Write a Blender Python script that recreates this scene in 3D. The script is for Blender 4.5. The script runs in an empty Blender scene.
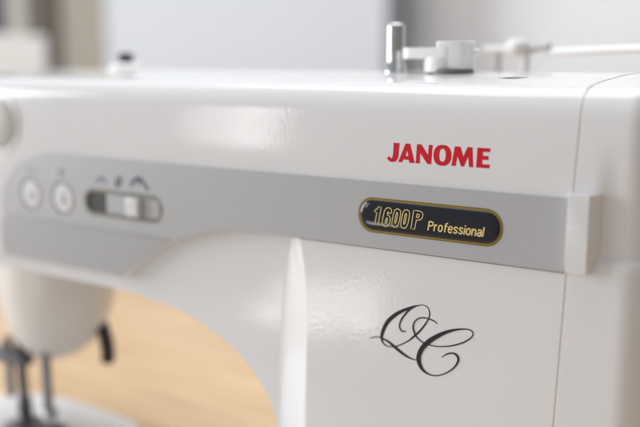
import bpy, bmesh, math, random
from mathutils import Vector, Matrix
from mathutils.geometry import tessellate_polygon

random.seed(4)
S = 0.00085            # every length below is in drawing units of 0.85 mm
scn = bpy.context.scene
COL = scn.collection

# ------------------------------------------------------------------ materials
def mat(name, col, rough=0.3, metal=0.0, coat=0.0, bump=0.0, bscale=900.0, var=0.0, spec=0.5, rvar=0.0, specks=0.0, coat_rough=0.03):
    m = bpy.data.materials.new(name); m.use_nodes = True
    nt = m.node_tree; b = nt.nodes['Principled BSDF']
    b.inputs['Base Color'].default_value = (*col, 1)
    b.inputs['Roughness'].default_value = rough
    b.inputs['Metallic'].default_value = metal
    b.inputs['Coat Weight'].default_value = coat
    b.inputs['Coat Roughness'].default_value = coat_rough
    b.inputs['Specular IOR Level'].default_value = spec
    tc = nt.nodes.new('ShaderNodeTexCoord')
    if var > 0:
        n = nt.nodes.new('ShaderNodeTexNoise'); n.inputs['Scale'].default_value = 14; n.inputs['Detail'].default_value = 5
        nt.links.new(tc.outputs['Object'], n.inputs['Vector'])
        r = nt.nodes.new('ShaderNodeMapRange')
        r.inputs['From Min'].default_value = .3; r.inputs['From Max'].default_value = .7
        r.inputs['To Min'].default_value = 1 - var; r.inputs['To Max'].default_value = 1
        nt.links.new(n.outputs['Fac'], r.inputs['Value'])
        mx = nt.nodes.new('ShaderNodeMix'); mx.data_type = 'RGBA'; mx.blend_type = 'MULTIPLY'
        mx.inputs['Factor'].default_value = 1; mx.inputs['A'].default_value = (*col, 1)
        nt.links.new(r.outputs['Result'], mx.inputs['B'])
        out = mx.outputs['Result']
        if specks:
            n4 = nt.nodes.new('ShaderNodeTexNoise'); n4.inputs['Scale'].default_value = 620; n4.inputs['Detail'].default_value = 1
            nt.links.new(tc.outputs['Object'], n4.inputs['Vector'])
            r4 = nt.nodes.new('ShaderNodeMapRange'); r4.inputs['From Min'].default_value = .765; r4.inputs['From Max'].default_value = .80
            r4.inputs['To Min'].default_value = 1; r4.inputs['To Max'].default_value = 1-specks
            nt.links.new(n4.outputs['Fac'], r4.inputs['Value'])
            m4 = nt.nodes.new('ShaderNodeMix'); m4.data_type = 'RGBA'; m4.blend_type = 'MULTIPLY'; m4.inputs['Factor'].default_value = 1
            nt.links.new(out, m4.inputs['A']); nt.links.new(r4.outputs['Result'], m4.inputs['B']); out = m4.outputs['Result']
        nt.links.new(out, b.inputs['Base Color'])
    if rvar > 0:
        n3 = nt.nodes.new('ShaderNodeTexNoise'); n3.inputs['Scale'].default_value = 60; n3.inputs['Detail'].default_value = 7; n3.inputs['Roughness'].default_value = .65
        nt.links.new(tc.outputs['Object'], n3.inputs['Vector'])
        r3 = nt.nodes.new('ShaderNodeMapRange'); r3.inputs['From Min'].default_value = .35; r3.inputs['From Max'].default_value = .7
        r3.inputs['To Min'].default_value = rough-.02; r3.inputs['To Max'].default_value = rough+rvar
        nt.links.new(n3.outputs['Fac'], r3.inputs['Value']); nt.links.new(r3.outputs['Result'], b.inputs['Roughness'])
    if bump > 0:
        n2 = nt.nodes.new('ShaderNodeTexNoise'); n2.inputs['Scale'].default_value = bscale; n2.inputs['Detail'].default_value = 2
        nt.links.new(tc.outputs['Object'], n2.inputs['Vector'])
        bp = nt.nodes.new('ShaderNodeBump'); bp.inputs['Strength'].default_value = bump; bp.inputs['Distance'].default_value = .0001
        nt.links.new(n2.outputs['Fac'], bp.inputs['Height'])
        nt.links.new(bp.outputs['Normal'], b.inputs['Normal'])
    return m

M = {}
M['white'] = mat('white_plastic', (.775, .77, .765), .085, bump=.32, bscale=480, var=.03, rvar=.05, specks=.2)
M['cream'] = mat('cream_plastic', (.74, .70, .65), .28, var=.03)
M['offwhite'] = mat('matt_white_plastic', (.80, .80, .79), .4, bump=.2, bscale=2500)
M['grey'] = mat('grey_satin_panel', (.455, .455, .46), .30, bump=.5, bscale=5000, var=.02)
M['grey2'] = mat('grey_lower_panel', (.40, .40, .405), .32, bump=.5, bscale=5000, var=.02)
M['ringgrey'] = mat('ring_grey', (.30, .30, .29), .45)
M['olive'] = mat('slot_rim', (.2, .19, .15), .5)
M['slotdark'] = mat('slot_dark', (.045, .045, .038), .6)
M['slotlight'] = mat('slot_light', (.55, .56, .57), .5)
M['sliderplate'] = mat('slider_plate', (.44, .445, .45), .45)
M['btn'] = mat('button_white', (.70, .70, .70), .4)
M['red'] = mat('red_print', (.60, .008, .022), .5, spec=.2)
M['ink'] = mat('black_print', (.028, .027, .032), .5, spec=.2)
M['icon'] = mat('icon_print', (.05, .06, .10), .5)
M['iconblue'] = mat('icon_print_blue', (.10, .15, .22), .5)
M['icongrey'] = mat('icon_print_grey', (.22, .22, .24), .5)
M['gold'] = mat('gold_print', (.30, .20, .018), .35, metal=.2)
M['palegold'] = mat('pale_gold_print', (.80, .62, .22), .45)
M['badge'] = mat('black_resin', (.008, .009, .016), .05, bump=.12, bscale=300)
M['chrome'] = mat('polished_steel', (.56, .57, .565), .08, metal=1)
M['steel'] = mat('dull_steel', (.22, .23, .25), .35, metal=.7)
M['darksteel'] = mat('dark_steel', (.11, .112, .125), .35, metal=.5)
M['black'] = mat('black_rubber', (.012, .012, .014), .45)
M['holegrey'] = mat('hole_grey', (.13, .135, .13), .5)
M['seam'] = mat('seam_cream', (.74, .72, .68), .5)  # pale cream colour of the strip filling the seam
M['disc'] = mat('putty_plastic', (.47, .455, .41), .5)
M['rodwhite'] = mat('white_lacquer_rod', (.82, .83, .84), .25)
M['guidegrey'] = mat('guide_grey', (.48, .47, .46), .4)

# ------------------------------------------------------------------ helpers
def link(name, me, m, parent=None, sharp=35):
    for p in me.polygons: p.use_smooth = True
    me.set_sharp_from_angle(angle=math.radians(sharp))
    if m: me.materials.append(m)
    o = bpy.data.objects.new(name, me); COL.objects.link(o)
    if parent: o.parent = parent
    return o

def build(name, verts, faces, m, parent=None, sharp=35, bevel=0, seg=3, merge=True):
    bm = bmesh.new()
    vs = [bm.verts.new((v[0]*S, v[1]*S, v[2]*S)) for v in verts]
    for f in faces:
        try: bm.faces.new([vs[i] for i in f])
        except ValueError: pass
    if merge:
        bmesh.ops.remove_doubles(bm, verts=bm.verts, dist=.02*S)
    bmesh.ops.recalc_face_normals(bm, faces=bm.faces)
    me = bpy.data.meshes.new(name); bm.to_mesh(me); bm.free()
    o = link(name, me, m, parent, sharp)
    if bevel:
        b = o.modifiers.new('edge', 'BEVEL'); b.width = bevel*S; b.segments = seg
        b.limit_method = 'ANGLE'; b.angle_limit = math.radians(32)
        b.harden_normals = False
    return o

def empty(name, loc=(0, 0, 0)):
    o = bpy.data.objects.new(name, None); COL.objects.link(o)
    o.location = [c*S for c in loc]; o.empty_display_size = .02
    return o

def tag(o, label=None, cat=None, group=None, kind=None):
    if label: o['label'] = label
    if cat: o['category'] = cat
    if group: o['group'] = group
    if kind: o['kind'] = kind
    return o

def tess(loops):
    """loops of (x,z): flat vertex list and triangles"""
    flat = [p for l in loops for p in l]
    tris = tess_idx(loops)
    return flat, tris

def tess_idx(loops):
    return tessellate_polygon([[Vector((p[0], p[1], 0)) for p in l] for l in loops])

def prism(loops, y_front, y_back, yfun=None):
    """closed prism of a polygon with holes, in the XZ plane"""
    flat, tris = tess(loops); n = len(flat)
    f = yfun or (lambda z: 0)
    v = [(x, y_front+f(z), z) for x, z in flat] + [(x, y_back+f(z), z) for x, z in flat]
    fc = [tuple(t) for t in tris] + [tuple(i+n for i in reversed(t)) for t in tris]
    k = 0
    for l in loops:
        m_ = len(l)
        for i in range(m_):
            a, b = k+i, k+(i+1) % m_
            fc.append((a, b, b+n, a+n))
        k += m_
    return v, fc

def dissolve(o):
    bm = bmesh.new(); bm.from_mesh(o.data)
    bmesh.ops.dissolve_limit(bm, angle_limit=math.radians(.05), verts=bm.verts, edges=bm.edges)
    bm.to_mesh(o.data); bm.free()
    for p in o.data.polygons: p.use_smooth = True
    o.data.set_sharp_from_angle(angle=math.radians(35))

class MB:
    def __init__(s): s.v = []; s.f = []
    def add(s, v, f):
        n = len(s.v); s.v += list(v); s.f += [tuple(i+n for i in q) for q in f]; return s
    def obj(s, name, m, parent=None, **k): return build(name, s.v, s.f, m, parent, **k)

def box(x0, x1, y0, y1, z0, z1):
    v = [(x, y, z) for z in (z0, z1) for y in (y0, y1) for x in (x0, x1)]
    return v, [(0, 1, 3, 2), (4, 5, 7, 6), (0, 1, 5, 4), (2, 3, 7, 6), (0, 2, 6, 4), (1, 3, 7, 5)]

def lathe(c, prof, axis='Z', n=64):
    """prof: (radius, height along axis)"""
    v = []; f = []
    for r, h in prof:
        for i in range(n):
            a = 2*math.pi*i/n; p, q = r*math.cos(a), r*math.sin(a)
            if axis == 'Z': v.append((c[0]+p, c[1]+q, c[2]+h))
            elif axis == 'Y': v.append((c[0]+p, c[1]+h, c[2]+q))
            else: v.append((c[0]+h, c[1]+p, c[2]+q))
    for k in range(len(prof)-1):
        for i in range(n):
            j = (i+1) % n
            f.append((k*n+i, k*n+j, (k+1)*n+j, (k+1)*n+i))
    f.append(tuple(range(n))); f.append(tuple((len(prof)-1)*n+i for i in range(n)))
    return v, f

def tube(pts, rads, n=20):
    P = [Vector(p) for p in pts]; v = []; f = []
    if not isinstance(rads, (list, tuple)): rads = [rads]*len(P)
    up = Vector((0.13, .2, 1)).normalized()
    for i, p in enumerate(P):
        t = (P[min(i+1, len(P)-1)]-P[max(i-1, 0)]).normalized()
        a = t.cross(up if abs(t.dot(up)) < .95 else Vector((1, 0, 0))).normalized(); b = t.cross(a)
        for k in range(n):
            w = 2*math.pi*k/n
            v.append(tuple(p + (a*math.cos(w)+b*math.sin(w))*rads[i]))
    for i in range(len(P)-1):
        for k in range(n):
            j = (k+1) % n
            f.append((i*n+k, i*n+j, (i+1)*n+j, (i+1)*n+k))
    f.append(tuple(range(n))); f.append(tuple((len(P)-1)*n+k for k in range(n)))
    return v, f

def catmull(pts, sub=8, closed=False):
    n = len(pts); out = []
    rng = range(n) if closed else range(n-1)
    for i in rng:
        g = (lambda k: pts[k % n]) if closed else (lambda k: pts[min(max(k, 0), n-1)])
        p0, p1, p2, p3 = g(i-1), g(i), g(i+1), g(i+2)
        for s_ in range(sub):
            t = s_/sub
            out.append(tuple(.5*(2*b+(c-a)*t+(2*a-5*b+4*c-d)*t*t+(-a+3*b-3*c+d)*t**3)
                             for a, b, c, d in zip(p0, p1, p2, p3)))
    if not closed: out.append(tuple(pts[-1]))
    return out

def chaikin(pts, it=2, sharp=()):
    cur = [(p, i in sharp) for i, p in enumerate(pts)]
    for _ in range(it):
        new = []; n = len(cur)
        for i in range(n):
            (p, s_), pp, pn = cur[i], cur[i-1][0], cur[(i+1) % n][0]
            if s_: new.append((p, True))
            else:
                new.append((tuple(.25*a+.75*b for a, b in zip(pp, p)), False))
                new.append((tuple(.25*a+.75*b for a, b in zip(pn, p)), False))
        cur = new
    return [c[0] for c in cur]

def ribbon(mb, pts, y0, closed=False, w=None, sub=8, smooth=True, dy=-.0004):
    """flat brush stroke of varying width in the XZ plane"""
    P = [(p[0], p[1], (p[2] if len(p) > 2 else w)) for p in pts]
    if smooth: P = catmull(P, sub, closed)
    n = len(P); v = []; f = []
    for i in range(n):
        if closed: a, b = P[i-1], P[(i+1) % n]
        else: a, b = P[max(i-1, 0)], P[min(i+1, n-1)]
        tx, tz = b[0]-a[0], b[1]-a[1]; L = math.hypot(tx, tz) or 1
        nx, nz = -tz/L, tx/L; h = max(P[i][2], .15)/2
        y = y0 + dy*i
        v += [(P[i][0]+nx*h, y, P[i][1]+nz*h), (P[i][0]-nx*h, y, P[i][1]-nz*h)]
    for i in range(n if closed else n-1):
        j = (i+1) % n
        f.append((2*i, 2*i+1, 2*j+1, 2*j))
    mb.add(v, f)

def stadium(x0, x1, z0, z1, r, n=12):
    pts = []
    for cx, cz, a0 in ((x1-r, z1-r, 0), (x0+r, z1-r, 90), (x0+r, z0+r, 180), (x1-r, z0+r, 270)):
        for i in range(n+1):
            a = math.radians(a0+90*i/n)
            pts.append((cx+r*math.cos(a), cz+r*math.sin(a)))
    return pts

# ------------------------------------------------------------------ the sewing machine
ZB = -218.0
def seam(z): return 3.0-(69-z)*.039 if z < 69 else 3.0
def yface(z): return 0 if z < 40 else (z-40)**2*.0015

front_prof = [(0, 40), (yface(46), 46), (yface(52), 52), (yface(58), 58), (yface(64), 64), (yface(69), 69), (yface(73), 73)]
fp = front_prof[-1]
round_prof = catmull([fp, (2.5, 79), (4.2, 84), (7.2, 88.6), (12, 91.8), (18, 93.3)], 5)
top_prof = [(30, 94.6), (45, 95.8), (60, 96.8), (80, 97.9), (100, 98.6), (115, 98.6), (124, 97.6), (130, 95), (134, 91), (136, 85)]
prof = front_prof[:-1] + [(p[0], p[1]) for p in round_prof] + top_prof
XL = -505.0

machine = empty('sewing_machine', (0, 0, 0))
tag(machine, 'white sewing machine with grey control strip, red lettering and black gold-rimmed badge', 'sewing machine')

A = catmull([(-161.6, ZB), (-161.4, -160), (-161.1, -121), (-160.2, -83), (-159.3, -54), (-160.0, -34), (-161.8, -17), (-165.0, -1)], 5)
A2 = catmull([(-165.0, -1), (-190, -1.0), (-212, -2.3), (-230, -3.8), (-246, -6.6), (-262, -11), (-278, -17.2), (-291, -23.8), (-303, -31.6), (-314, -39.2), (-324, -47)], 5)
A = A + A2[1:] + [(-505, -47)]
Bk = catmull([(-190, ZB), (-189.8, -160), (-189.4, -127), (-188.9, -98.5), (-187.0, -64.5), (-184.4, -38), (-181.4, -18), (-178.3, -4)], 5)
B2 = catmull([(-178.3, -4), (-194, -3.2), (-212.5, -4.0), (-230.5, -5.6), (-246.7, -8.4), (-262.5, -12.8), (-278.3, -18.9), (-291, -25.4), (-302.7, -33.1), (-313.2, -40.5), (-322.5, -48.2)], 5)
B = Bk + B2[1:] + [(-505, -48.2)]
YC = 8.5
def ycove(x):
    return YC

C_ = catmull([(-189.45, -131.5), (-190.8, -125), (-193.6, -118.4), (-200.8, -106.4), (-212.2, -94.2), (-225, -85), (-239.8, -77.2), (-255.9, -70.9), (-274.3, -65.9), (-293.4, -62.6), (-315, -60.4), (-338.9, -59)], 5) + [(-505, -58.6)]

mb = MB()
# top and upper face swept along X
st = [XL, -420, -340, -260, -180, -90, None]
v = []
for xs in st:
    for (y, z) in prof: v.append(((seam(z) if xs is None else xs), y, z))
n = len(prof); f = []
for a in range(len(st)-1):
    for b in range(n-1): f.append((a*n+b, a*n+b+1, (a+1)*n+b+1, (a+1)*n+b))
mb.add(v, f)
# front plate
outline = [(x, 40) for x in st[:-1]] + [(seam(40), 40), (seam(ZB), ZB)] + A
fl, tr = tess([outline]); mb.add([(x, 0, z) for x, z in fl], tr)
# step between the front plate and the recessed cove
nA = len(A)
steps = [(0, 0), (.02, .01), (.06, .06), (.35, .42), (.62, .74), (.8, .90), (.92, .975), (1, 1)]
vv = []
for t, ty in steps:
    for (ax, az), (bx, bz) in zip(A, B): vv.append((ax+(bx-ax)*t, ycove(bx)*ty, az+(bz-az)*t))
ff = []
for k in range(len(steps)-1):
    for i in range(nA-1): ff.append((k*nA+i, k*nA+i+1, (k+1)*nA+i+1, (k+1)*nA+i))
mb.add(vv, ff)
# cove face
Bup = [p for p in B if p[1] > -129]
poly = C_ + Bup[::-1]
def inside(x, z):
    c = False
    for (x0, z0), (x1, z1) in zip(poly, poly[1:]+poly[:1]):
        if (z0 > z) != (z1 > z) and x < (x1-x0)*(z-z0)/(z1-z0)+x0: c = not c
    return c
def clear(x, z, d=2.2): return all((x-px)**2+(z-pz)**2 > d*d for px, pz in poly)
extra = [(x, z) for x in range(-345, -180, 5) for z in range(-130, -4, 5) if inside(x, z) and clear(x, z)]
from mathutils.geometry import delaunay_2d_cdt
npoly = len(poly)
cv_, ce_, cf_ = delaunay_2d_cdt([Vector(p) for p in poly+extra], [], [list(range(npoly))], 1, 1e-5)[:3]
mb.add([(p.x, ycove(p.x), p.y) for p in cv_], [tuple(t) for t in cf_])
# opening soffit
O = [p for p in B[:30] if p[1] < -131] + C_
nO = len(O)
mb.add([(x, ycove(x), z) for x, z in O] + [(x, 136, z) for x, z in O], [(i, i+1, nO+i+1, nO+i) for i in range(nO-1)])
# back
fl, tr = tess([[(x, 85) for x in st[:-1]] + [(seam(85), 85), (seam(ZB), ZB)] + O]); mb.add([(x, 136, z) for x, z in fl], tr)
# right end inside the seam
e = [(y, z) for y, z in prof] + [(136, ZB), (0, ZB)]
fl, tr = tess([e]); mb.add([(seam(z), y, z) for y, z in fl], tr)
e = [(y, z) for y, z in prof] + [(136, -58.6), (YC, -58.6), (YC, -48.2), (0, -47)]
fl, tr = tess([e]); mb.add([(XL, y, z) for y, z in fl], tr)
housing = mb.obj('arm_housing', M['white'], machine, sharp=40)
dissolve(housing)
b = housing.modifiers.new('edge', 'BEVEL'); b.width = .9*S; b.segments = 3; b.limit_method = 'ANGLE'; b.angle_limit = math.radians(38)
wn = housing.modifiers.new('normals', 'WEIGHTED_NORMAL'); wn.weight = 100; wn.keep_sharp = True

# side cover right of the seam
def crown(y):
    tb = [(0, 93.3), (18, 93.3)] + top_prof[:6] + [(140, 98.6)]
    for (y0, z0), (y1, z1) in zip(tb, tb[1:]):
        if y0 <= y <= y1: return z0+(z1-z0)*(y-y0)/(y1-y0)
    return 98.6
def sst(t): t = max(0, min(1, t)); return t*t*(3-2*t)
XS, R, YBK = 42.0, 15.0, 128.0
levels = [(0, z) for z in (ZB, -170, -140, -110, -80, -60, -40, -20, -8, 0, 4, 6, 8, 9, 10, 11, 12, 14, 20, 30, 40)] \
       + [(y, z) for y, z in prof[1:prof.index(top_prof[0])]]
mb = MB(); rows = []
xsf = [0, .03, .1, .2, .3, .4, .5, .6, .7, .8, .9, 1]
for ins, z in levels:
    row = []
    xa = seam(z)+1.3
    for t in xsf:
        x = xa+(XS-R-xa)*t
        y = ins if z >= 40 else 0
        if z > 4: y += 3.0*sst((z-5)/5)*sst((72-z)/50)*sst((x-13)/10)
        row.append((x, y))
    for i in range(1, 11):
        a = math.radians(-90+9*i); rr = R-min(ins, R-.5)
        oy = -3.0*sst((z-5)/5)*sst((72-z)/50)
        x, y = XS-R+rr*math.cos(a), R+rr*math.sin(a)
        if ins > R-.5: x, y = XS-ins+.5*math.cos(a)-.5, ins+.5*math.sin(a)
        row.append((x+oy*math.cos(a)*.6, y-oy*max(0, -math.sin(a))))
    for y in (30, 45, 60, 80, 100, 115, YBK): row.append((XS-ins-1.8*sst((z-5)/5)*sst((72-z)/50), y))
    rows.append([(x, y, (z + (crown(y)-93.3)*(ins/18)**2 if ins > 0 else z)) for x, y in row])
# top cap towards the seam
nr = len(rows[0])
v = [p for r_ in rows for p in r_]; f = []
for a in range(len(rows)-1):
    for i in range(nr-1): f.append((a*nr+i, a*nr+i+1, (a+1)*nr+i+1, (a+1)*nr+i))
mb.add(v, f)
last = rows[-1]
loop = [(p[0], p[1]) for p in last]
ys = [18, 30, 45, 60, 80, 100, 115, YBK]
tv = []; tf = []
for y in ys:
    for x in (seam(99)+1.3, XS-18): tv.append((x, y, crown(y)))
for i in range(len(ys)-1): tf.append((2*i, 2*i+1, 2*i+3, 2*i+2))
mb.add(tv, tf)
# faces turning into the seam and the plain back
xi = [(r_[0][0], r_[0][1], r_[0][2]) for r_ in rows]
mb.add(xi+[(p[0], p[1]+6, p[2]) for p in xi], [(i, i+1, len(xi)+i+1, len(xi)+i) for i in range(len(xi)-1)])
bk = [r_[-1] for r_ in rows]
mb.add(bk+[(seam(p[2])+1.3, p[1], p[2]) for p in bk], [(i, i+1, len(bk)+i+1, len(bk)+i) for i in range(len(bk)-1)])
side = mb.obj('side_cover', M['white'], machine, sharp=50)
b = side.modifiers.new('edge', 'BEVEL'); b.width = .9*S; b.segments = 3; b.limit_method = 'ANGLE'; b.angle_limit = math.radians(60)

# strip that fills the seam a little below the surface
v = []; f = []
pr_ = [(0, ZB)] + prof[:-2]
for y, z in pr_:
    off = .3
    v += [(seam(z)-.6, y+off if z < 90 else y+.4, z-(0 if z < 90 else .9)), (seam(z)+1.9, y+off if z < 90 else y+.4, z-(0 if z < 90 else .9))]
f = [(2*i, 2*i+1, 2*i+3, 2*i+2) for i in range(len(pr_)-1)]
build('seam_gasket', v, f, M['seam'], machine)

# grey control strip ---------------------------------------------------
arch = [p for p in A2 if p[1] > -12.4]
up = [(1.0, 38), (-.3, 0.1), (-164.8, -.4)] + [(x+.2, z+.35) for x, z in arch[2:]] + [(-270.5, -12.5), (-453.5, -12.5)] + \
     catmull([(-453.5, -12.5), (-454, -4), (-451, 6.5), (-444, 17), (-432, 27), (-416, 34.5), (-398, 37.6)], 5)[1:] + [(-380, 38)]
slot = stadium(-356, -278.5, -3.3, 14.9, 9.0)
circ = lambda cx, cz, rr: [(cx+rr*math.cos(2*math.pi*i/40), cz+rr*math.sin(2*math.pi*i/40)) for i in range(40)]
v, f = prism([up, slot, circ(-416.5, 5.4, 12.4), circ(-379.8, 5.4, 12.4)], -1.6, .6)
o = build('control_panel', v, f, M['grey'], machine, merge=False); dissolve(o)
b = o.modifiers.new('edge', 'BEVEL'); b.width = .55*S; b.segments = 3; b.limit_method = 'ANGLE'; b.angle_limit = math.radians(40)
panel = o
al = [p for p in A2 if p[1] <= -13.6]
lo = [(-272.5, -13.5)] + [(x+.2, z+.35) for x, z in al] + [(-324, -46.2), (-456, -46.2)] + catmull([(-457.5, -40), (-457.5, -24), (-456, -17), (-450, -13.5)], 5)
v, f = prism([lo], -.7, .6)
o = build('lower_panel', v, f, M['grey2'], machine, merge=False); dissolve(o)
b = o.modifiers.new('edge', 'BEVEL'); b.width = .5*S; b.segments = 3; b.limit_method = 'ANGLE'; b.angle_limit = math.radians(40)

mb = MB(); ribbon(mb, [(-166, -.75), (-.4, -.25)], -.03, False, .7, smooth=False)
mb.obj('panel_gap_shade', M['holegrey'], machine, merge=False)  # dark ribbon painted as the shaded line under the strip's lower edge
# badge ------------------------------------------------------------------
bz0, bz1, bx0, bx1 = 8.7, 28.9, -122.1, -33.4
v, f = prism([stadium(bx0, bx1, bz0, bz1, 9.6, 14)], -1.75, -1.2)
badge = build('badge', v, f, M['gold'], panel, merge=False, sharp=30)
# thin dark line inside the gold border, then the domed resin
v, f = prism([stadium(bx0+.22, bx1-.22, bz0+.22, bz1-.22, 9.4, 14), stadium(bx0+.42, bx1-.42, bz0+.42, bz1-.42, 9.2, 14)], -1.80, -1.7)
build('border_line', v, f, M['ink'], badge, merge=False)
mb = MB(); v2 = []; f2 = []
rings = [(1.35, -1.72), (1.5, -2.05), (1.9, -2.4), (2.6, -2.7), (3.6, -2.92), (5.0, -3.05), (7.0, -3.16), (9.2, -3.2)]
loops = [stadium(bx0+d, bx1-d, bz0+d, bz1-d, 9.9-d, 14) for d, y in rings]
nn = len(loops[0])
for (d, y), l in zip(rings, loops): v2 += [(x, y, z) for x, z in l]
for k in range(len(rings)-1):
    for i in range(nn): f2.append((k*nn+i, k*nn+(i+1) % nn, (k+1)*nn+(i+1) % nn, (k+1)*nn+i))
f2.append(tuple((len(rings)-1)*nn+i for i in range(nn)))
mb.add(v2, f2)
mb.obj('resin_dome', M['badge'], badge, sharp=80, merge=False)
YB_ = -3.24
mb = MB()
DX = -1.0
def sh(pts, dx=0): return [(x+dx, z) for x, z in pts]
one = [(-107.7, 24.2), (-106.0, 24.2), (-108.1, 13.6), (-110.2, 13.6), (-108.85, 20.9), (-110.3, 20.9), (-110.1, 22.1), (-108.9, 22.6)]
six_o = [(-99.5, 21.2), (-99.2, 23.0), (-100.3, 24.2), (-102.4, 24.1), (-103.8, 22.6), (-104.5, 20.0), (-105.35, 16.2), (-105.1, 14.1), (-103.8, 13.3), (-101.9, 13.6), (-100.6, 15.1), (-100.0, 17.5), (-100.2, 19.1), (-101.2, 19.95), (-102.1, 20.05), (-101.7, 21.8), (-101.25, 21.9), (-101.35, 21.2)]
six_i = [(-102.6, 18.1), (-102.0, 18.4), (-101.8, 17.6), (-102.3, 15.7), (-103.0, 15.1), (-103.4, 15.8)]
zo = [(-95.15, 24.2), (-93.4, 23.3), (-93.6, 20.6), (-94.4, 16.3), (-95.8, 13.8), (-97.7, 13.4), (-99.1, 14.6), (-98.8, 17.4), (-97.9, 21.8), (-96.9, 23.7)]
zi = [(-95.6, 22.2), (-95.3, 21.5), (-96.05, 17.2), (-96.85, 15.6), (-97.35, 16.0), (-96.86, 18.7), (-96.2, 21.6)]
Po = [(-85.3, 24.2), (-81.2, 24.2), (-79.5, 23.2), (-79.7, 20.9), (-80.9, 19.3), (-83.5, 18.9), (-84.6, 13.7), (-86.9, 13.7)]
Pi = [(-83.1, 22.4), (-81.9, 22.35), (-81.7, 21.5), (-82.3, 20.4), (-83.6, 20.4)]
def outl(pts, sharp=(), it=2, w=.50):
    q = chaikin(pts, it, sharp)
    ribbon(mb, [(x+DX*0, z) for x, z in q], YB_, True, w, smooth=False, dy=0)
outl(one, sharp=range(8), it=1)
outl(six_o, sharp=(0, 17)); outl(six_i)
outl(zo); outl(zi); outl(sh(zo, 5.68)); outl(sh(zi, 5.68))
outl(Po, sharp=(0, 5, 6, 7)); outl(Pi, sharp=(0, 4))
mb.obj('model_number', M['palegold'], badge, merge=False)

GL = {
 'P': ([[(0, 0), (0, 1)], [(0, .96), (.24, .96), (.38, .86), (.38, .62), (.24, .52), (0, .52)]], .40),
 'r': ([[(0, 0), (0, .72)], [(0, .48), (.09, .66), (.22, .68)]], .24),
 'o': ([[(.06, .06), (.0, .2), (0, .52), (.07, .67), (.25, .67), (.32, .52), (.32, .2), (.25, .06), (.07, .05)]], .34),
 'f': ([[(.1, 0), (.1, .82), (.16, .95), (.28, .97)], [(0, .66), (.26, .66)]], .26),
 'e': ([[(.0, .37), (.31, .37), (.31, .55), (.23, .67), (.08, .67), (0, .54), (0, .18), (.08, .05), (.24, .05), (.31, .17)]], .33),
 's': ([[(.30, .54), (.23, .67), (.07, .67), (0, .56), (.02, .45), (.27, .28), (.30, .16), (.22, .05), (.06, .05), (0, .18)]], .32),
 'i': ([[(0, 0), (0, .7)], [(0, .84), (0, .98)]], .03),
 'n': ([[(0, 0), (0, .72)], [(0, .52), (.08, .66), (.22, .67), (.31, .56), (.31, 0)]], .33),
 'a': ([[(.02, .56), (.08, .67), (.23, .67), (.30, .56), (.30, 0)], [(.30, .39), (.09, .36), (0, .26), (0, .13), (.08, .05), (.2, .05), (.30, .17)]], .32),
 'l': ([[(0, 0), (0, 1)]], .03)}
mb = MB(); H = 5.2; x = 0; word = 'Professional'
tot = sum(GL[c][1]+.155 for c in word)-.155
sc = (-43.0-(-76.4)-.9)/tot
k = 0
for c in word:
    st_, adv = GL[c]
    for s_ in st_:
        pts = [(-76.3+(x+a)*sc+b_*H*.16, 13.95+b_*H) for a, b_ in s_]
        ribbon(mb, pts, YB_-.004*k, False, .80, smooth=False, dy=-.0003); k += 1
    x += adv+.155
mb.obj('script_line', M['palegold'], badge, merge=False)

# red lettering -------------------------------------------------------------
zb, zt = 49.9, 60.3
def mapz(l): return l
J = [(-100.85, zt), (-97.0, zt), (-97.1, 58.0), (-97.35, 55.2), (-97.45, 52.9), (-98.0, 51.1), (-99.3, 49.95), (-101.2, 49.55), (-103.3, 49.95), (-104.7, 51.5), (-103.45, 52.8), (-102.5, 51.85), (-101.6, 51.75), (-101.0, 52.8), (-100.8, 55.0), (-100.7, 57.9)]
J = chaikin(J, 2, (0, 1, 9, 10))
Ao = [(-93.15, zt), (-90.3, zt), (-86.95, zb), (-90.25, zb), (-90.85, 51.45), (-94.15, 51.45), (-95.0, zb), (-97.4, zb)]
Ai = [(-91.95, 56.6), (-92.9, 53.5), (-91.1, 53.5)]
N_ = [(-86.0, zt), (-83.3, zt), (-78.95, 54.7), (-78.75, zt), (-76.4, zt), (-76.9, zb), (-79.1, zb), (-83.85, 55.6), (-83.95, zb), (-86.4, zb)]
def sell(cx, cz, rx, rz, p=2.3, n=48):
    return [(cx+rx*abs(math.cos(a))**(2/p)*(1 if math.cos(a) > 0 else -1), cz+rz*abs(math.sin(a))**(2/p)*(1 if math.sin(a) > 0 else -1)) for a in [2*math.pi*i/n+.001 for i in range(n)]]
Oo, Oi = sell(-70.3, 55.1, 5.35, 5.6), sell(-70.3, 55.15, 1.95, 3.5)
M_ = [(-63.2, zt), (-59.9, zt), (-58.0, 55.2), (-55.8, zt), (-52.9, zt), (-52.0, zb), (-54.4, zb), (-55.15, 55.4), (-57.4, zb), (-59.1, zb), (-61.4, 55.3), (-62.25, zb), (-64.75, zb)]
E_ = [(-50.1, zt), (-42.75, zt), (-42.85, 58.35), (-46.8, 58.35), (-46.85, 56.25), (-43.55, 56.25), (-43.6, 54.2), (-46.95, 54.2), (-47.0, 51.85), (-42.7, 51.85), (-42.75, zb), (-50.4, zb)]
mb = MB()
for loops in ([J], [Ao, Ai], [N_], [Oo, Oi], [M_], [E_]):
    v, f = prism(loops, -.09, .05, yface); mb.add(v, f)
mb.obj('red_lettering', M['red'], housing, merge=False, sharp=30)

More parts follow.
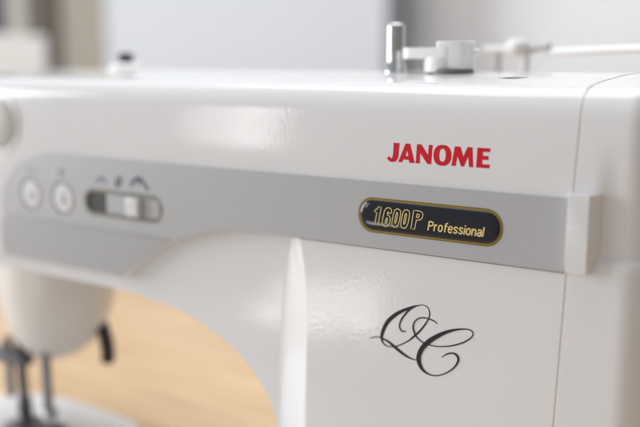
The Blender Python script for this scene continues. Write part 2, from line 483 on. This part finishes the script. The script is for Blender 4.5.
# monogram ------------------------------------------------------------------
Q1 = [(-75.7, -33.3, .79), (-77.0, -30.4, .64), (-79.9, -29.4, .5), (-82.6, -30.0, .6), (-86.5, -31.5, 1.2), (-92.5, -34.5, 1.8), (-97.9, -38.1, 2.25), (-102.6, -42.8, 2.5), (-105.6, -48.4, 2.35), (-106.6, -53.1, 1.92), (-105.2, -56.4, 1.05), (-101.3, -57.5, .61), (-95.6, -55.9, .68), (-89.4, -52.1, .8), (-85.8, -48.9, 1.13), (-81.7, -44.7, 1.13), (-78.3, -40.1, .92), (-76.2, -36.2, .79), (-75.7, -33.3, .75)]
Q2 = [(-84.5, -30.8, .5), (-88.3, -33.3, 1.01), (-91.2, -36.4, 1.1), (-93.9, -40.5, 1.0), (-94.9, -44.0, .95), (-94.1, -46.1, .96), (-92.7, -46.8, .8), (-90.8, -46.5, .71)]
Q3 = [(-114.8, -55.0, .35), (-111.6, -53.6, .5), (-108.4, -53.0, .57), (-104.5, -53.8, .99), (-101.2, -55.1, 1.35), (-97.4, -57.3, 1.77), (-93.1, -59.7, 1.61), (-89.3, -61.3, 1.18), (-85.7, -62.1, .62), (-82.6, -62.0, .48)]
Cc = [(-70.8, -38.7, .4), (-73.7, -37.2, .68), (-79.2, -36.6, .7), (-82.8, -37.7, .7), (-85.4, -40.4, .83), (-86.0, -43.8, 1.05), (-84.8, -47.0, 1.01), (-83.0, -49.2, .79), (-79.6, -51.0, .64), (-74.6, -51.8, .6), (-68.7, -51.4, .57), (-61.9, -49.7, .66), (-55.1, -46.7, .7), (-50.7, -43.4, .66), (-49.1, -40.8, .6), (-50.3, -39.1, .6), (-53.1, -38.7, .6), (-58.1, -39.7, .95), (-63.8, -41.8, 1.6), (-69.5, -45.0, 2.25), (-75.2, -49.2, 2.7), (-79.4, -53.7, 2.75), (-81.7, -58.1, 2.75), (-82.1, -61.6, 2.75), (-81.1, -64.8, 2.35), (-78.9, -67.4, 1.47), (-75.4, -68.9, .8), (-70.7, -68.7, .6), (-64.9, -66.1, .6), (-59.9, -61.8, .8), (-57.5, -57.3, 1.15), (-58.5, -54.6, 1.2), (-61.1, -53.8, .81), (-64.6, -55.0, .66), (-67.9, -57.7, .3)]
mb = MB()
ribbon(mb, Q1, -.05); ribbon(mb, Q2, -.15); ribbon(mb, Q3, -.2); ribbon(mb, Cc, -.25)
mb.obj('script_monogram', M['ink'], housing, merge=False)

# buttons, slider and icons on the control strip ------------------------------
for cx, kind in ((-416.5, 0), (-379.8, 1)):
    v, f = lathe((cx, -1.3, 5.4), [(12.7, .7), (12.7, 1.1), (9, 1.1), (9, .7)], 'Y')
    bt = build('push_button', v, f, M['ringgrey'], panel)
    v, f = lathe((cx, -1.3, 5.4), [(10.6, 1.0), (10.6, .1), (10.1, -.35), (8.6, -.5), (4, -.3), (.5, -.2)], 'Y')
    build('button_cap', v, f, M['btn'], bt)
    mb = MB()
    if kind: ribbon(mb, [(cx+1, 9.5), (cx+1, 2)], -1.86, False, 1.6, smooth=False); ribbon(mb, [(cx-1.5, 4.2), (cx+1, 1.2), (cx+3.5, 4.2)], -1.88, False, 1.3, smooth=False)
    else: ribbon(mb, [(cx-1, 4), (cx+1.5, 7), (cx+4, 4), (cx+1.5, 1.5), (cx-1, 4)], -1.86, False, 1.1)
    mb.obj('button_symbol', M['icongrey'], bt, merge=False)
mb = MB()
for dx in (-5, 0, 5): ribbon(mb, [(-414.5+dx, 21.5), (-414.5+dx+1, 26)], -1.64, False, 1.6, smooth=False)
mb.obj('button_marking', M['icongrey'], panel, merge=False)
mb = MB()
ribbon(mb, [(-382.5, 24.5), (-380, 27), (-377.5, 24.5), (-380, 22)], -1.64, True, 1.8)
mb.obj('button_marking', M['icongrey'], panel, merge=False)
sl_i = stadium(-354.2, -280.3, -1.5, 13.1, 7.2)
v, f = prism([stadium(-356.6, -277.9, -3.9, 15.5, 9.6), sl_i], -1.72, .05)
sl = build('speed_slider', v, f, M['olive'], panel, merge=False)
v, f = prism([sl_i], -.5, -.2); build('slot_floor', v, f, M['slotlight'], sl, merge=False)
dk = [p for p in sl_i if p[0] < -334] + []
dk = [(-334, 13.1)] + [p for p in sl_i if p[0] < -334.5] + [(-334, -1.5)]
v, f = prism([dk], -.62, -.48); build('slot_insert', v, f, M['slotdark'], sl, merge=False)  # dark insert in the left part of the slot
v, f = box(-333.5, -281.5, -1.2, -.4, -.6, 12.2); build('slide_plate', v, f, M['sliderplate'], sl, bevel=.4)
v, f = box(-310.5, -298, -5.6, -.6, -.8, 12.4); build('slider_knob', v, f, M['btn'], sl, bevel=1.6)
mb = MB()
ribbon(mb, [(-342.5, 19.6), (-340, 22.6), (-336, 23.2), (-332.6, 20.0)], -1.64, False, 2.2)
mb.obj('speed_marking', M['iconblue'], panel, merge=False)
mb = MB()
ribbon(mb, [(-322.5, 19.4), (-321.5, 23.5), (-317.5, 24.6), (-319, 20.3)], -1.64, True, 2.2)
ribbon(mb, [(-308, 20.5), (-303, 25.2), (-298.5, 25.8), (-294.5, 22.5), (-291.5, 18.6)], -1.64, False, 2.6)
ribbon(mb, [(-299, 25), (-300.5, 21.5)], -1.68, False, 2.2, smooth=False)
mb.obj('speed_marking', M['icon'], panel, merge=False)

# screw cover at the far left end
v, f = lathe((-449, -.7, 56.5), [(21.5, 3), (21, .6), (20.4, -.1), (19.4, -.4), (18, -.1), (17.6, .8)], 'Y')
cv = build('dial_ring', v, f[:-2], M['white'], machine)
v, f = lathe((-449, -.7, 56.5), [(17.4, .8), (17.4, -.3), (16.4, -.8), (.5, -.9)], 'Y')
build('dial_cap', v, f, M['disc'], cv)

# latch tab across the seam -----------------------------------------------------
def loft_box(levels_):
    """levels: (z, x0, x1, yfront, x1back)"""
    v = []; f = []
    for z, x0, x1, yf, xb in levels_: v += [(x0-.9, .5, z), (x0, yf, z), (x1, yf, z), (xb, .5, z)]
    k = len(levels_)
    for i in range(k-1):
        for j in range(4): f.append((4*i+j, 4*i+(j+1) % 4, 4*i+4+(j+1) % 4, 4*i+4+j))
    f += [(0, 1, 2, 3), tuple(4*(k-1)+j for j in range(4))]
    return v, f
v, f = loft_box([(41, 2.2, 12.6, -6.2, 16.8), (24.6, 1.9, 12.5, -6.2, 16.8), (24.2, 1.9, 12.6, -6.45, 16.9), (12, 1.6, 12.5, -6.2, 16.9), (5, 1.5, 12.4, -6, 14.6), (1.2, 1.4, 12.2, -5.2, 13)])
tab = build('latch_tab', v, f, M['white'], machine, bevel=1.9, seg=4)

# things on top of the arm -----------------------------------------------------------
def px_top(x, y): return crown(y)
# spool pin
sp = (-150.5, 88)
z0 = crown(sp[1])-.5
v, f = lathe((sp[0], sp[1], z0), [(7.1, 0), (7.1, 1.2), (6.5, 1.8), (6.4, 6.4), (5.9, 7.0), (5.8, 7.6), (5.8, 29.5), (5.3, 31), (3.8, 32), (.4, 32.3)])
build('spool_pin', v, f, M['chrome'], machine, sharp=50)
# bobbin winder stop
wx, wy = -106.5, 80
zt_ = crown(wy)
v, f = lathe((wx+1.5, wy, zt_-.6), [(13.5, 0), (13.5, 1.4), (12.5, 3.0), (.5, 3.1)])
wind = build('winder_stop', v, f, M['holegrey'], machine)
v, f = lathe((wx-5, wy, zt_+.4), [(12, 0), (12, 9.5)]); build('stem', v, f, M['offwhite'], wind, bevel=.5)
v, f = prism([stadium(-32, 8, -10.5, 10.5, 9)], 9, 15.8)
v = [(wx+a, wy+c, zt_+b_-.2) for a, b_, c in v]
build('stop_arm', v, f, M['offwhite'], wind, merge=False, bevel=1.2)
lp = [(-5, -9.5), (8.5, -9.5), (12.5, -7.5), (14.5, 0), (13.5, 7.5), (11, 9.5), (-5, 9.5), (-6, 8), (-6, -8)]
v, f = prism([lp], 2.6, 19.6)
v = [(wx+a, wy+c, zt_+b_-.2) for a, b_, c in v]
build('stop_block', v, f, M['offwhite'], wind, merge=False, bevel=1.4)
v, f = lathe((wx+13.5, wy+2, zt_+12.5), [(2.2, 0), (2.2, 4), (1.5, 5), (.3, 5.2)], 'X', 24)
build('stop_tip', v, f, M['rodwhite'], wind)
# round hole with a grey liner
hy = 52; hx = -53.3
v, f = lathe((hx+.5, hy, crown(hy)), [(9, -.3), (9, .1), (8.7, .2), (8.4, .2), (8.2, .05), (8, -.2)])
hr = build('pin_hole', v, f[:-2], M['white'], machine)
v, f = lathe((hx+.5, hy, crown(hy)), [(8.3, -.2), (8.3, .14), (.3, .15)])
build('hole_liner', v, f, M['holegrey'], hr)
# pressure knob far left
kx, ky = -411, 95
v, f = lathe((kx, ky, crown(ky)-1), [(15, 0), (14.5, 3), (12, 5.5), (8, 6.5), (.5, 6.6)])
pk = build('pressure_knob', v, f, M['offwhite'], machine)
v, f = lathe((kx, ky, crown(ky)+5.4), [(5.2, 0), (6.2, 1.5), (6.2, 6.5), (5, 8), (.5, 8.2)])
build('knob_cap', v, f, M['black'], pk)

# folded thread stand behind the arm
stand_y = 215
ts = empty('thread_stand', (0, 0, 0)); ts.parent = machine
v, f = tube([(-112, 136, 60), (-112, 170, 60), (-112, 205, 70), (-112, stand_y, 95), (-112, stand_y, 118)], 3.0); build('bracket', v, f, M['offwhite'], ts)
v, f = tube([(-134, stand_y, 92), (-134, stand_y, 113)], 2.4); build('post', v, f, M['guidegrey'], ts)
v, f = lathe((-118, stand_y, 110), [(3, -1), (7.5, 0), (9, 3), (9, 8), (7, 11), (.5, 11.5)]); build('thread_guide', v, f, M['offwhite'], ts, sharp=60)
v, f = tube([(-146, stand_y, 113.5), (-116, stand_y, 114)], 2.8); build('cross_arm', v, f, M['offwhite'], ts)
v, f = tube([(-112, stand_y, 112), (-102, stand_y-2, 115), (-92, stand_y-4, 116)], 2.6); build('cross_arm', v, f, M['guidegrey'], ts)
v, f = tube([(-96, stand_y, 111.6), (-40, stand_y-22, 113), (60, stand_y-60, 114.5)], 2.7); build('folded_rod', v, f, M['rodwhite'], ts)

# needle head under the left end
def ell(cx, cy, rx, ry, z, n=40):
    return [(cx+rx*math.cos(2*math.pi*i/n), cy+ry*math.sin(2*math.pi*i/n), z) for i in range(n)]
lv = [(-50, 61, 39), (-66, 61, 39), (-79, 61, 39), (-92, 59.5, 38.5), (-104, 55, 37), (-115, 49, 36), (-125, 42, 32), (-134, 33, 26), (-141, 24, 20), (-146, 12, 12)]
v = []; f = []
for z, rx, ry in lv: v += ell(-459+(60-rx)*-.15, 50, rx, ry, z)
for k in range(len(lv)-1):
    for i in range(40): f.append((k*40+i, k*40+(i+1) % 40, (k+1)*40+(i+1) % 40, (k+1)*40+i))
f.append(tuple(range(40))); f.append(tuple((len(lv)-1)*40+i for i in range(40)))
head = build('needle_head', v, f, M['cream'], machine, sharp=80)
v, f = tube([(-450.5, 30, -120), (-449.5, 30, -202)], 4.2); build('needle_bar', v, f, M['steel'], machine)
v, f = tube([(-484, 30, -125), (-481, 30, -203)], 4.2); build('presser_bar', v, f, M['darksteel'], machine)
v, f = tube([(-500, 30, -130), (-500, 30, -184)], 3.6); build('thread_cutter', v, f, M['steel'], machine)
v, f = box(-515, -470, 20, 34, -150, -140); build('needle_clamp', v, f, M['darksteel'], machine, bevel=1.5)
v, f = lathe((-449.7, 30, -188), [(5.8, -9), (6.4, -8), (6.4, 2), (5.8, 3)]); cl = build('needle_holder', v, f, M['chrome'], machine)
v, f = lathe((-443.5, 27, -185), [(3.4, 0), (3.4, 5), (2.8, 6), (.4, 6.1)], 'X', 24); build('clamp_screw', v, f, M['steel'], cl)
v, f = lathe((-481.5, 30, -186), [(5.6, -10), (6.2, -9), (6.2, 3), (5.6, 4)]); ft = build('foot_holder', v, f, M['darksteel'], machine)
v, f = box(-492, -444, 12, 44, -208.8, -202); build('presser_foot', v, f, M['darksteel'], machine, bevel=1.5)
v, f = tube(catmull([(-420, 60, -108), (-414, 60, -112), (-410, 60, -121), (-407.5, 60, -133), (-408, 60, -143)], 5), [3.5+min(2.2, .35*i) for i in range(21)]); build('lifter_lever', v, f, M['black'], machine)

# bed
bed = stadium(-590, -352, -160, 96, 90, 18)
v, f = prism([bed], ZB+1, -209); v = [(x, z, y) for x, y, z in v]
v2, f2 = prism([stadium(-560, 38, -160, 30, 8, 6)], ZB+1, -210); 
build('bed_plate', v, f, M['white'], machine, merge=False, bevel=2.5)
v2 = [(x, z, y) for x, y, z in v2]
build('bed_base', v2, f2, M['white'], machine, merge=False, bevel=2.0)

# ------------------------------------------------------------------ table
mw = bpy.data.materials.new('pale_wood'); mw.use_nodes = True
nt = mw.node_tree; bs = nt.nodes['Principled BSDF']; tc = nt.nodes.new('ShaderNodeTexCoord')
mp = nt.nodes.new('ShaderNodeMapping'); mp.inputs['Scale'].default_value = (2.2, 26, 4)
nz = nt.nodes.new('ShaderNodeTexNoise'); nz.inputs['Scale'].default_value = 2.2; nz.inputs['Detail'].default_value = 8; nz.inputs['Distortion'].default_value = .5
cr = nt.nodes.new('ShaderNodeValToRGB')
cr.color_ramp.elements[0].position = .32; cr.color_ramp.elements[0].color = (.50, .33, .18, 1)
cr.color_ramp.elements[1].position = .68; cr.color_ramp.elements[1].color = (.68, .485, .29, 1)
nt.links.new(tc.outputs['Object'], mp.inputs['Vector']); nt.links.new(mp.outputs['Vector'], nz.inputs['Vector'])
nt.links.new(nz.outputs['Fac'], cr.inputs['Fac']); nt.links.new(cr.outputs['Color'], bs.inputs['Base Color'])
bs.inputs['Roughness'].default_value = .42
v, f = box(-1700, 700, -420, 1100, ZB-30, ZB)
t = build('wooden_table', v, f, mw, bevel=3)
tag(t, 'pale honey wood tabletop the sewing machine stands on', 'table')

# ------------------------------------------------------------------ background
def wallmat(name, col): return mat(name, col, .7, var=.03)
FL = ZB-30-850
v, f = box(-5200, 1800, 1900, 1940, FL, 1800)
w = build('wall', v, f, wallmat('grey_wall', (.73, .73, .735))); tag(w, kind='structure')
v, f = box(-5200, 1800, -900, 1900, FL-30, FL)
w = build('floor', v, f, wallmat('grey_floor', (.42, .38, .33))); tag(w, kind='structure')

def cam_consts():
    f = 900.; cx = 320; cy = 213.5; VPx, VPy = -1000., 62.
    pitch = math.atan((cy-VPy)/f); g = math.hypot(f, cy-VPy); phi = math.atan((cx-VPx)/g)
    fw = Vector((-math.cos(phi)*math.cos(pitch), math.sin(phi)*math.cos(pitch), -math.sin(pitch)))
    rt = Vector((math.sin(phi), math.cos(phi), 0)); up = rt.cross(fw)
    return fw, rt, up
fw, rt, up = cam_consts()
CAM = Vector((150.054, -434.205, 104.648))

# upright things behind the arm: x = horizontal position on the plane Y
def upright(name, x0, x1, y, depth, z1, m, label, cat, bevel=6):
    v, f = box(x0, x1, y, y+depth, FL, z1)
    # front frame and a recessed face give it a door-like relief
    o = build(name, v, f, m, bevel=bevel)
    tag(o, label, cat); return o
PX = {}
def at(px, y, z=0):
    u = (px-320)/900.
    d = fw+rt*u; t = (y-CAM.y)/d.y
    return CAM.x+t*d.x
upright('curtain', -3100, -2715, 1700, 40, 1500, mat('plum_fabric', (.04, .037, .055), .8), 'dark plum-grey curtain hanging at the far left behind the white box', 'curtain')
upright('side_panel_board', -2715, -2600, 1690, 40, 1500, mat('beige_board', (.40, .37, .31), .6), 'narrow beige upright board between the dark curtain and the brown post', 'board')
upright('brown_post', -2600, -2440, 1680, 60, 1500, mat('brown_wood', (.06, .040, .016), .6, var=.15), 'dark olive-brown wooden post rising behind the left end of the arm', 'post')
upright('taupe_board', -2440, -2208, 1700, 40, 1500, mat('taupe_board', (.28, .245, .185), .6), 'taupe upright board beside the dark brown post', 'board')
upright('cupboard', -2208, -1106, 1700, 190, 1500, mat('white_cupboard', (.52, .525, .54), .5, var=.02), 'tall plain white cupboard behind the middle of the arm', 'cupboard')
upright('dark_post', -1106, -1062, 1690, 60, 1500, mat('slate_metal', (.12, .12, .14), .5), 'slim dark blue-grey upright behind the polished spool pin', 'post')
v, f = box(-1800, -1340, 610, 760, ZB, 156)
o = build('white_box', v, f, mat('white_card', (.86, .88, .90), .6), bevel=4)
tag(o, 'plain white box standing on the table behind the left end of the arm', 'box')

# ------------------------------------------------------------------ camera
cam = bpy.data.cameras.new('camera'); co = bpy.data.objects.new('camera', cam); COL.objects.link(co)
cam.sensor_width = 36; cam.lens = 50.625; cam.clip_start = .01; cam.clip_end = 50
mt = Matrix((rt, up, -fw)).transposed().to_4x4(); mt.translation = CAM*S
co.matrix_world = mt
cam.dof.use_dof = True; cam.dof.focus_distance = 492*S; cam.dof.aperture_fstop = 3.2; cam.dof.aperture_blades = 9
scn.camera = co

# ------------------------------------------------------------------ light
wd = bpy.data.worlds.new('World'); scn.world = wd; wd.use_nodes = True
nt = wd.node_tree; bg = nt.nodes['Background']
# the room around the machine: bright on the left (-X), warmer and dimmer to the right
tc = nt.nodes.new('ShaderNodeTexCoord'); sx_ = nt.nodes.new('ShaderNodeSeparateXYZ'); nt.links.new(tc.outputs['Generated'], sx_.inputs[0])
cr = nt.nodes.new('ShaderNodeValToRGB'); mr = nt.nodes.new('ShaderNodeMapRange')
mr.inputs['From Min'].default_value = -1; mr.inputs['From Max'].default_value = 1
nt.links.new(sx_.outputs['X'], mr.inputs['Value']); nt.links.new(mr.outputs['Result'], cr.inputs['Fac'])
cr.color_ramp.elements[0].position = .1; cr.color_ramp.elements[0].color = (.95, .98, 1.05, 1)
cr.color_ramp.elements[1].position = .85; cr.color_ramp.elements[1].color = (.54, .49, .455, 1)
nt.links.new(cr.outputs['Color'], bg.inputs['Color'])
bg.inputs['Strength'].default_value = .46
def area(name, loc, target, sx, sy, power, col):
    L = bpy.data.lights.new(name, 'AREA'); L.shape = 'RECTANGLE'; L.size = sx*S; L.size_y = sy*S; L.energy = power; L.color = col
    o = bpy.data.objects.new(name, L); COL.objects.link(o); o.location = [c*S for c in loc]
    d = Vector(target)-Vector(loc); o.rotation_euler = d.to_track_quat('-Z', 'Y').to_euler(); return o
area('ceiling_light', (-300, 300, 1500), (-150, 50, 90), 1800, 1200, 14.5, (.93, .97, 1))
area('side_fill_lamp', (-4200, -1300, 700), (-200, 0, 0), 2300, 2300, 88, (.92, .955, 1))  # added lamp out of view, brightens the bevelled pillar edge from the left
area('front_reflection_lamp', (-1250, -1300, 200), (-200, 0, 60), 120, 420, .62, (1, .97, .96))  # unseen lamp sized for the bright patch reflected in the upper face
area('front_reflection_lamp', (-1405, -1300, 190), (-200, 0, 60), 80, 380, .22, (1, .98, .97))  # narrower, fainter second lamp, added to make that reflected patch irregular
area('low_highlight_lamp', (-1035, -1300, -440), (-150, 0, -35), 270, 24, .13, (1, .98, .97))  # added lamp below table height, makes a highlight streak on the pillar
area('low_highlight_lamp', (-1070, -1300, -512), (-150, 0, -35), 330, 40, .23, (1, .98, .97))  # second added strip lamp, for another highlight streak on the pillar face
area('backdrop_fill_lamp', (-300, 600, 1300), (-700, 1900, 300), 2400, 700, 6, (.98, .99, 1))  # added lamp out of view, brightens the wall and uprights behind

scn.view_settings.view_transform = 'Standard'; scn.view_settings.look = 'None'
scn.view_settings.exposure = 0.30; scn.view_settings.gamma = 1
scn.render.engine = 'CYCLES'
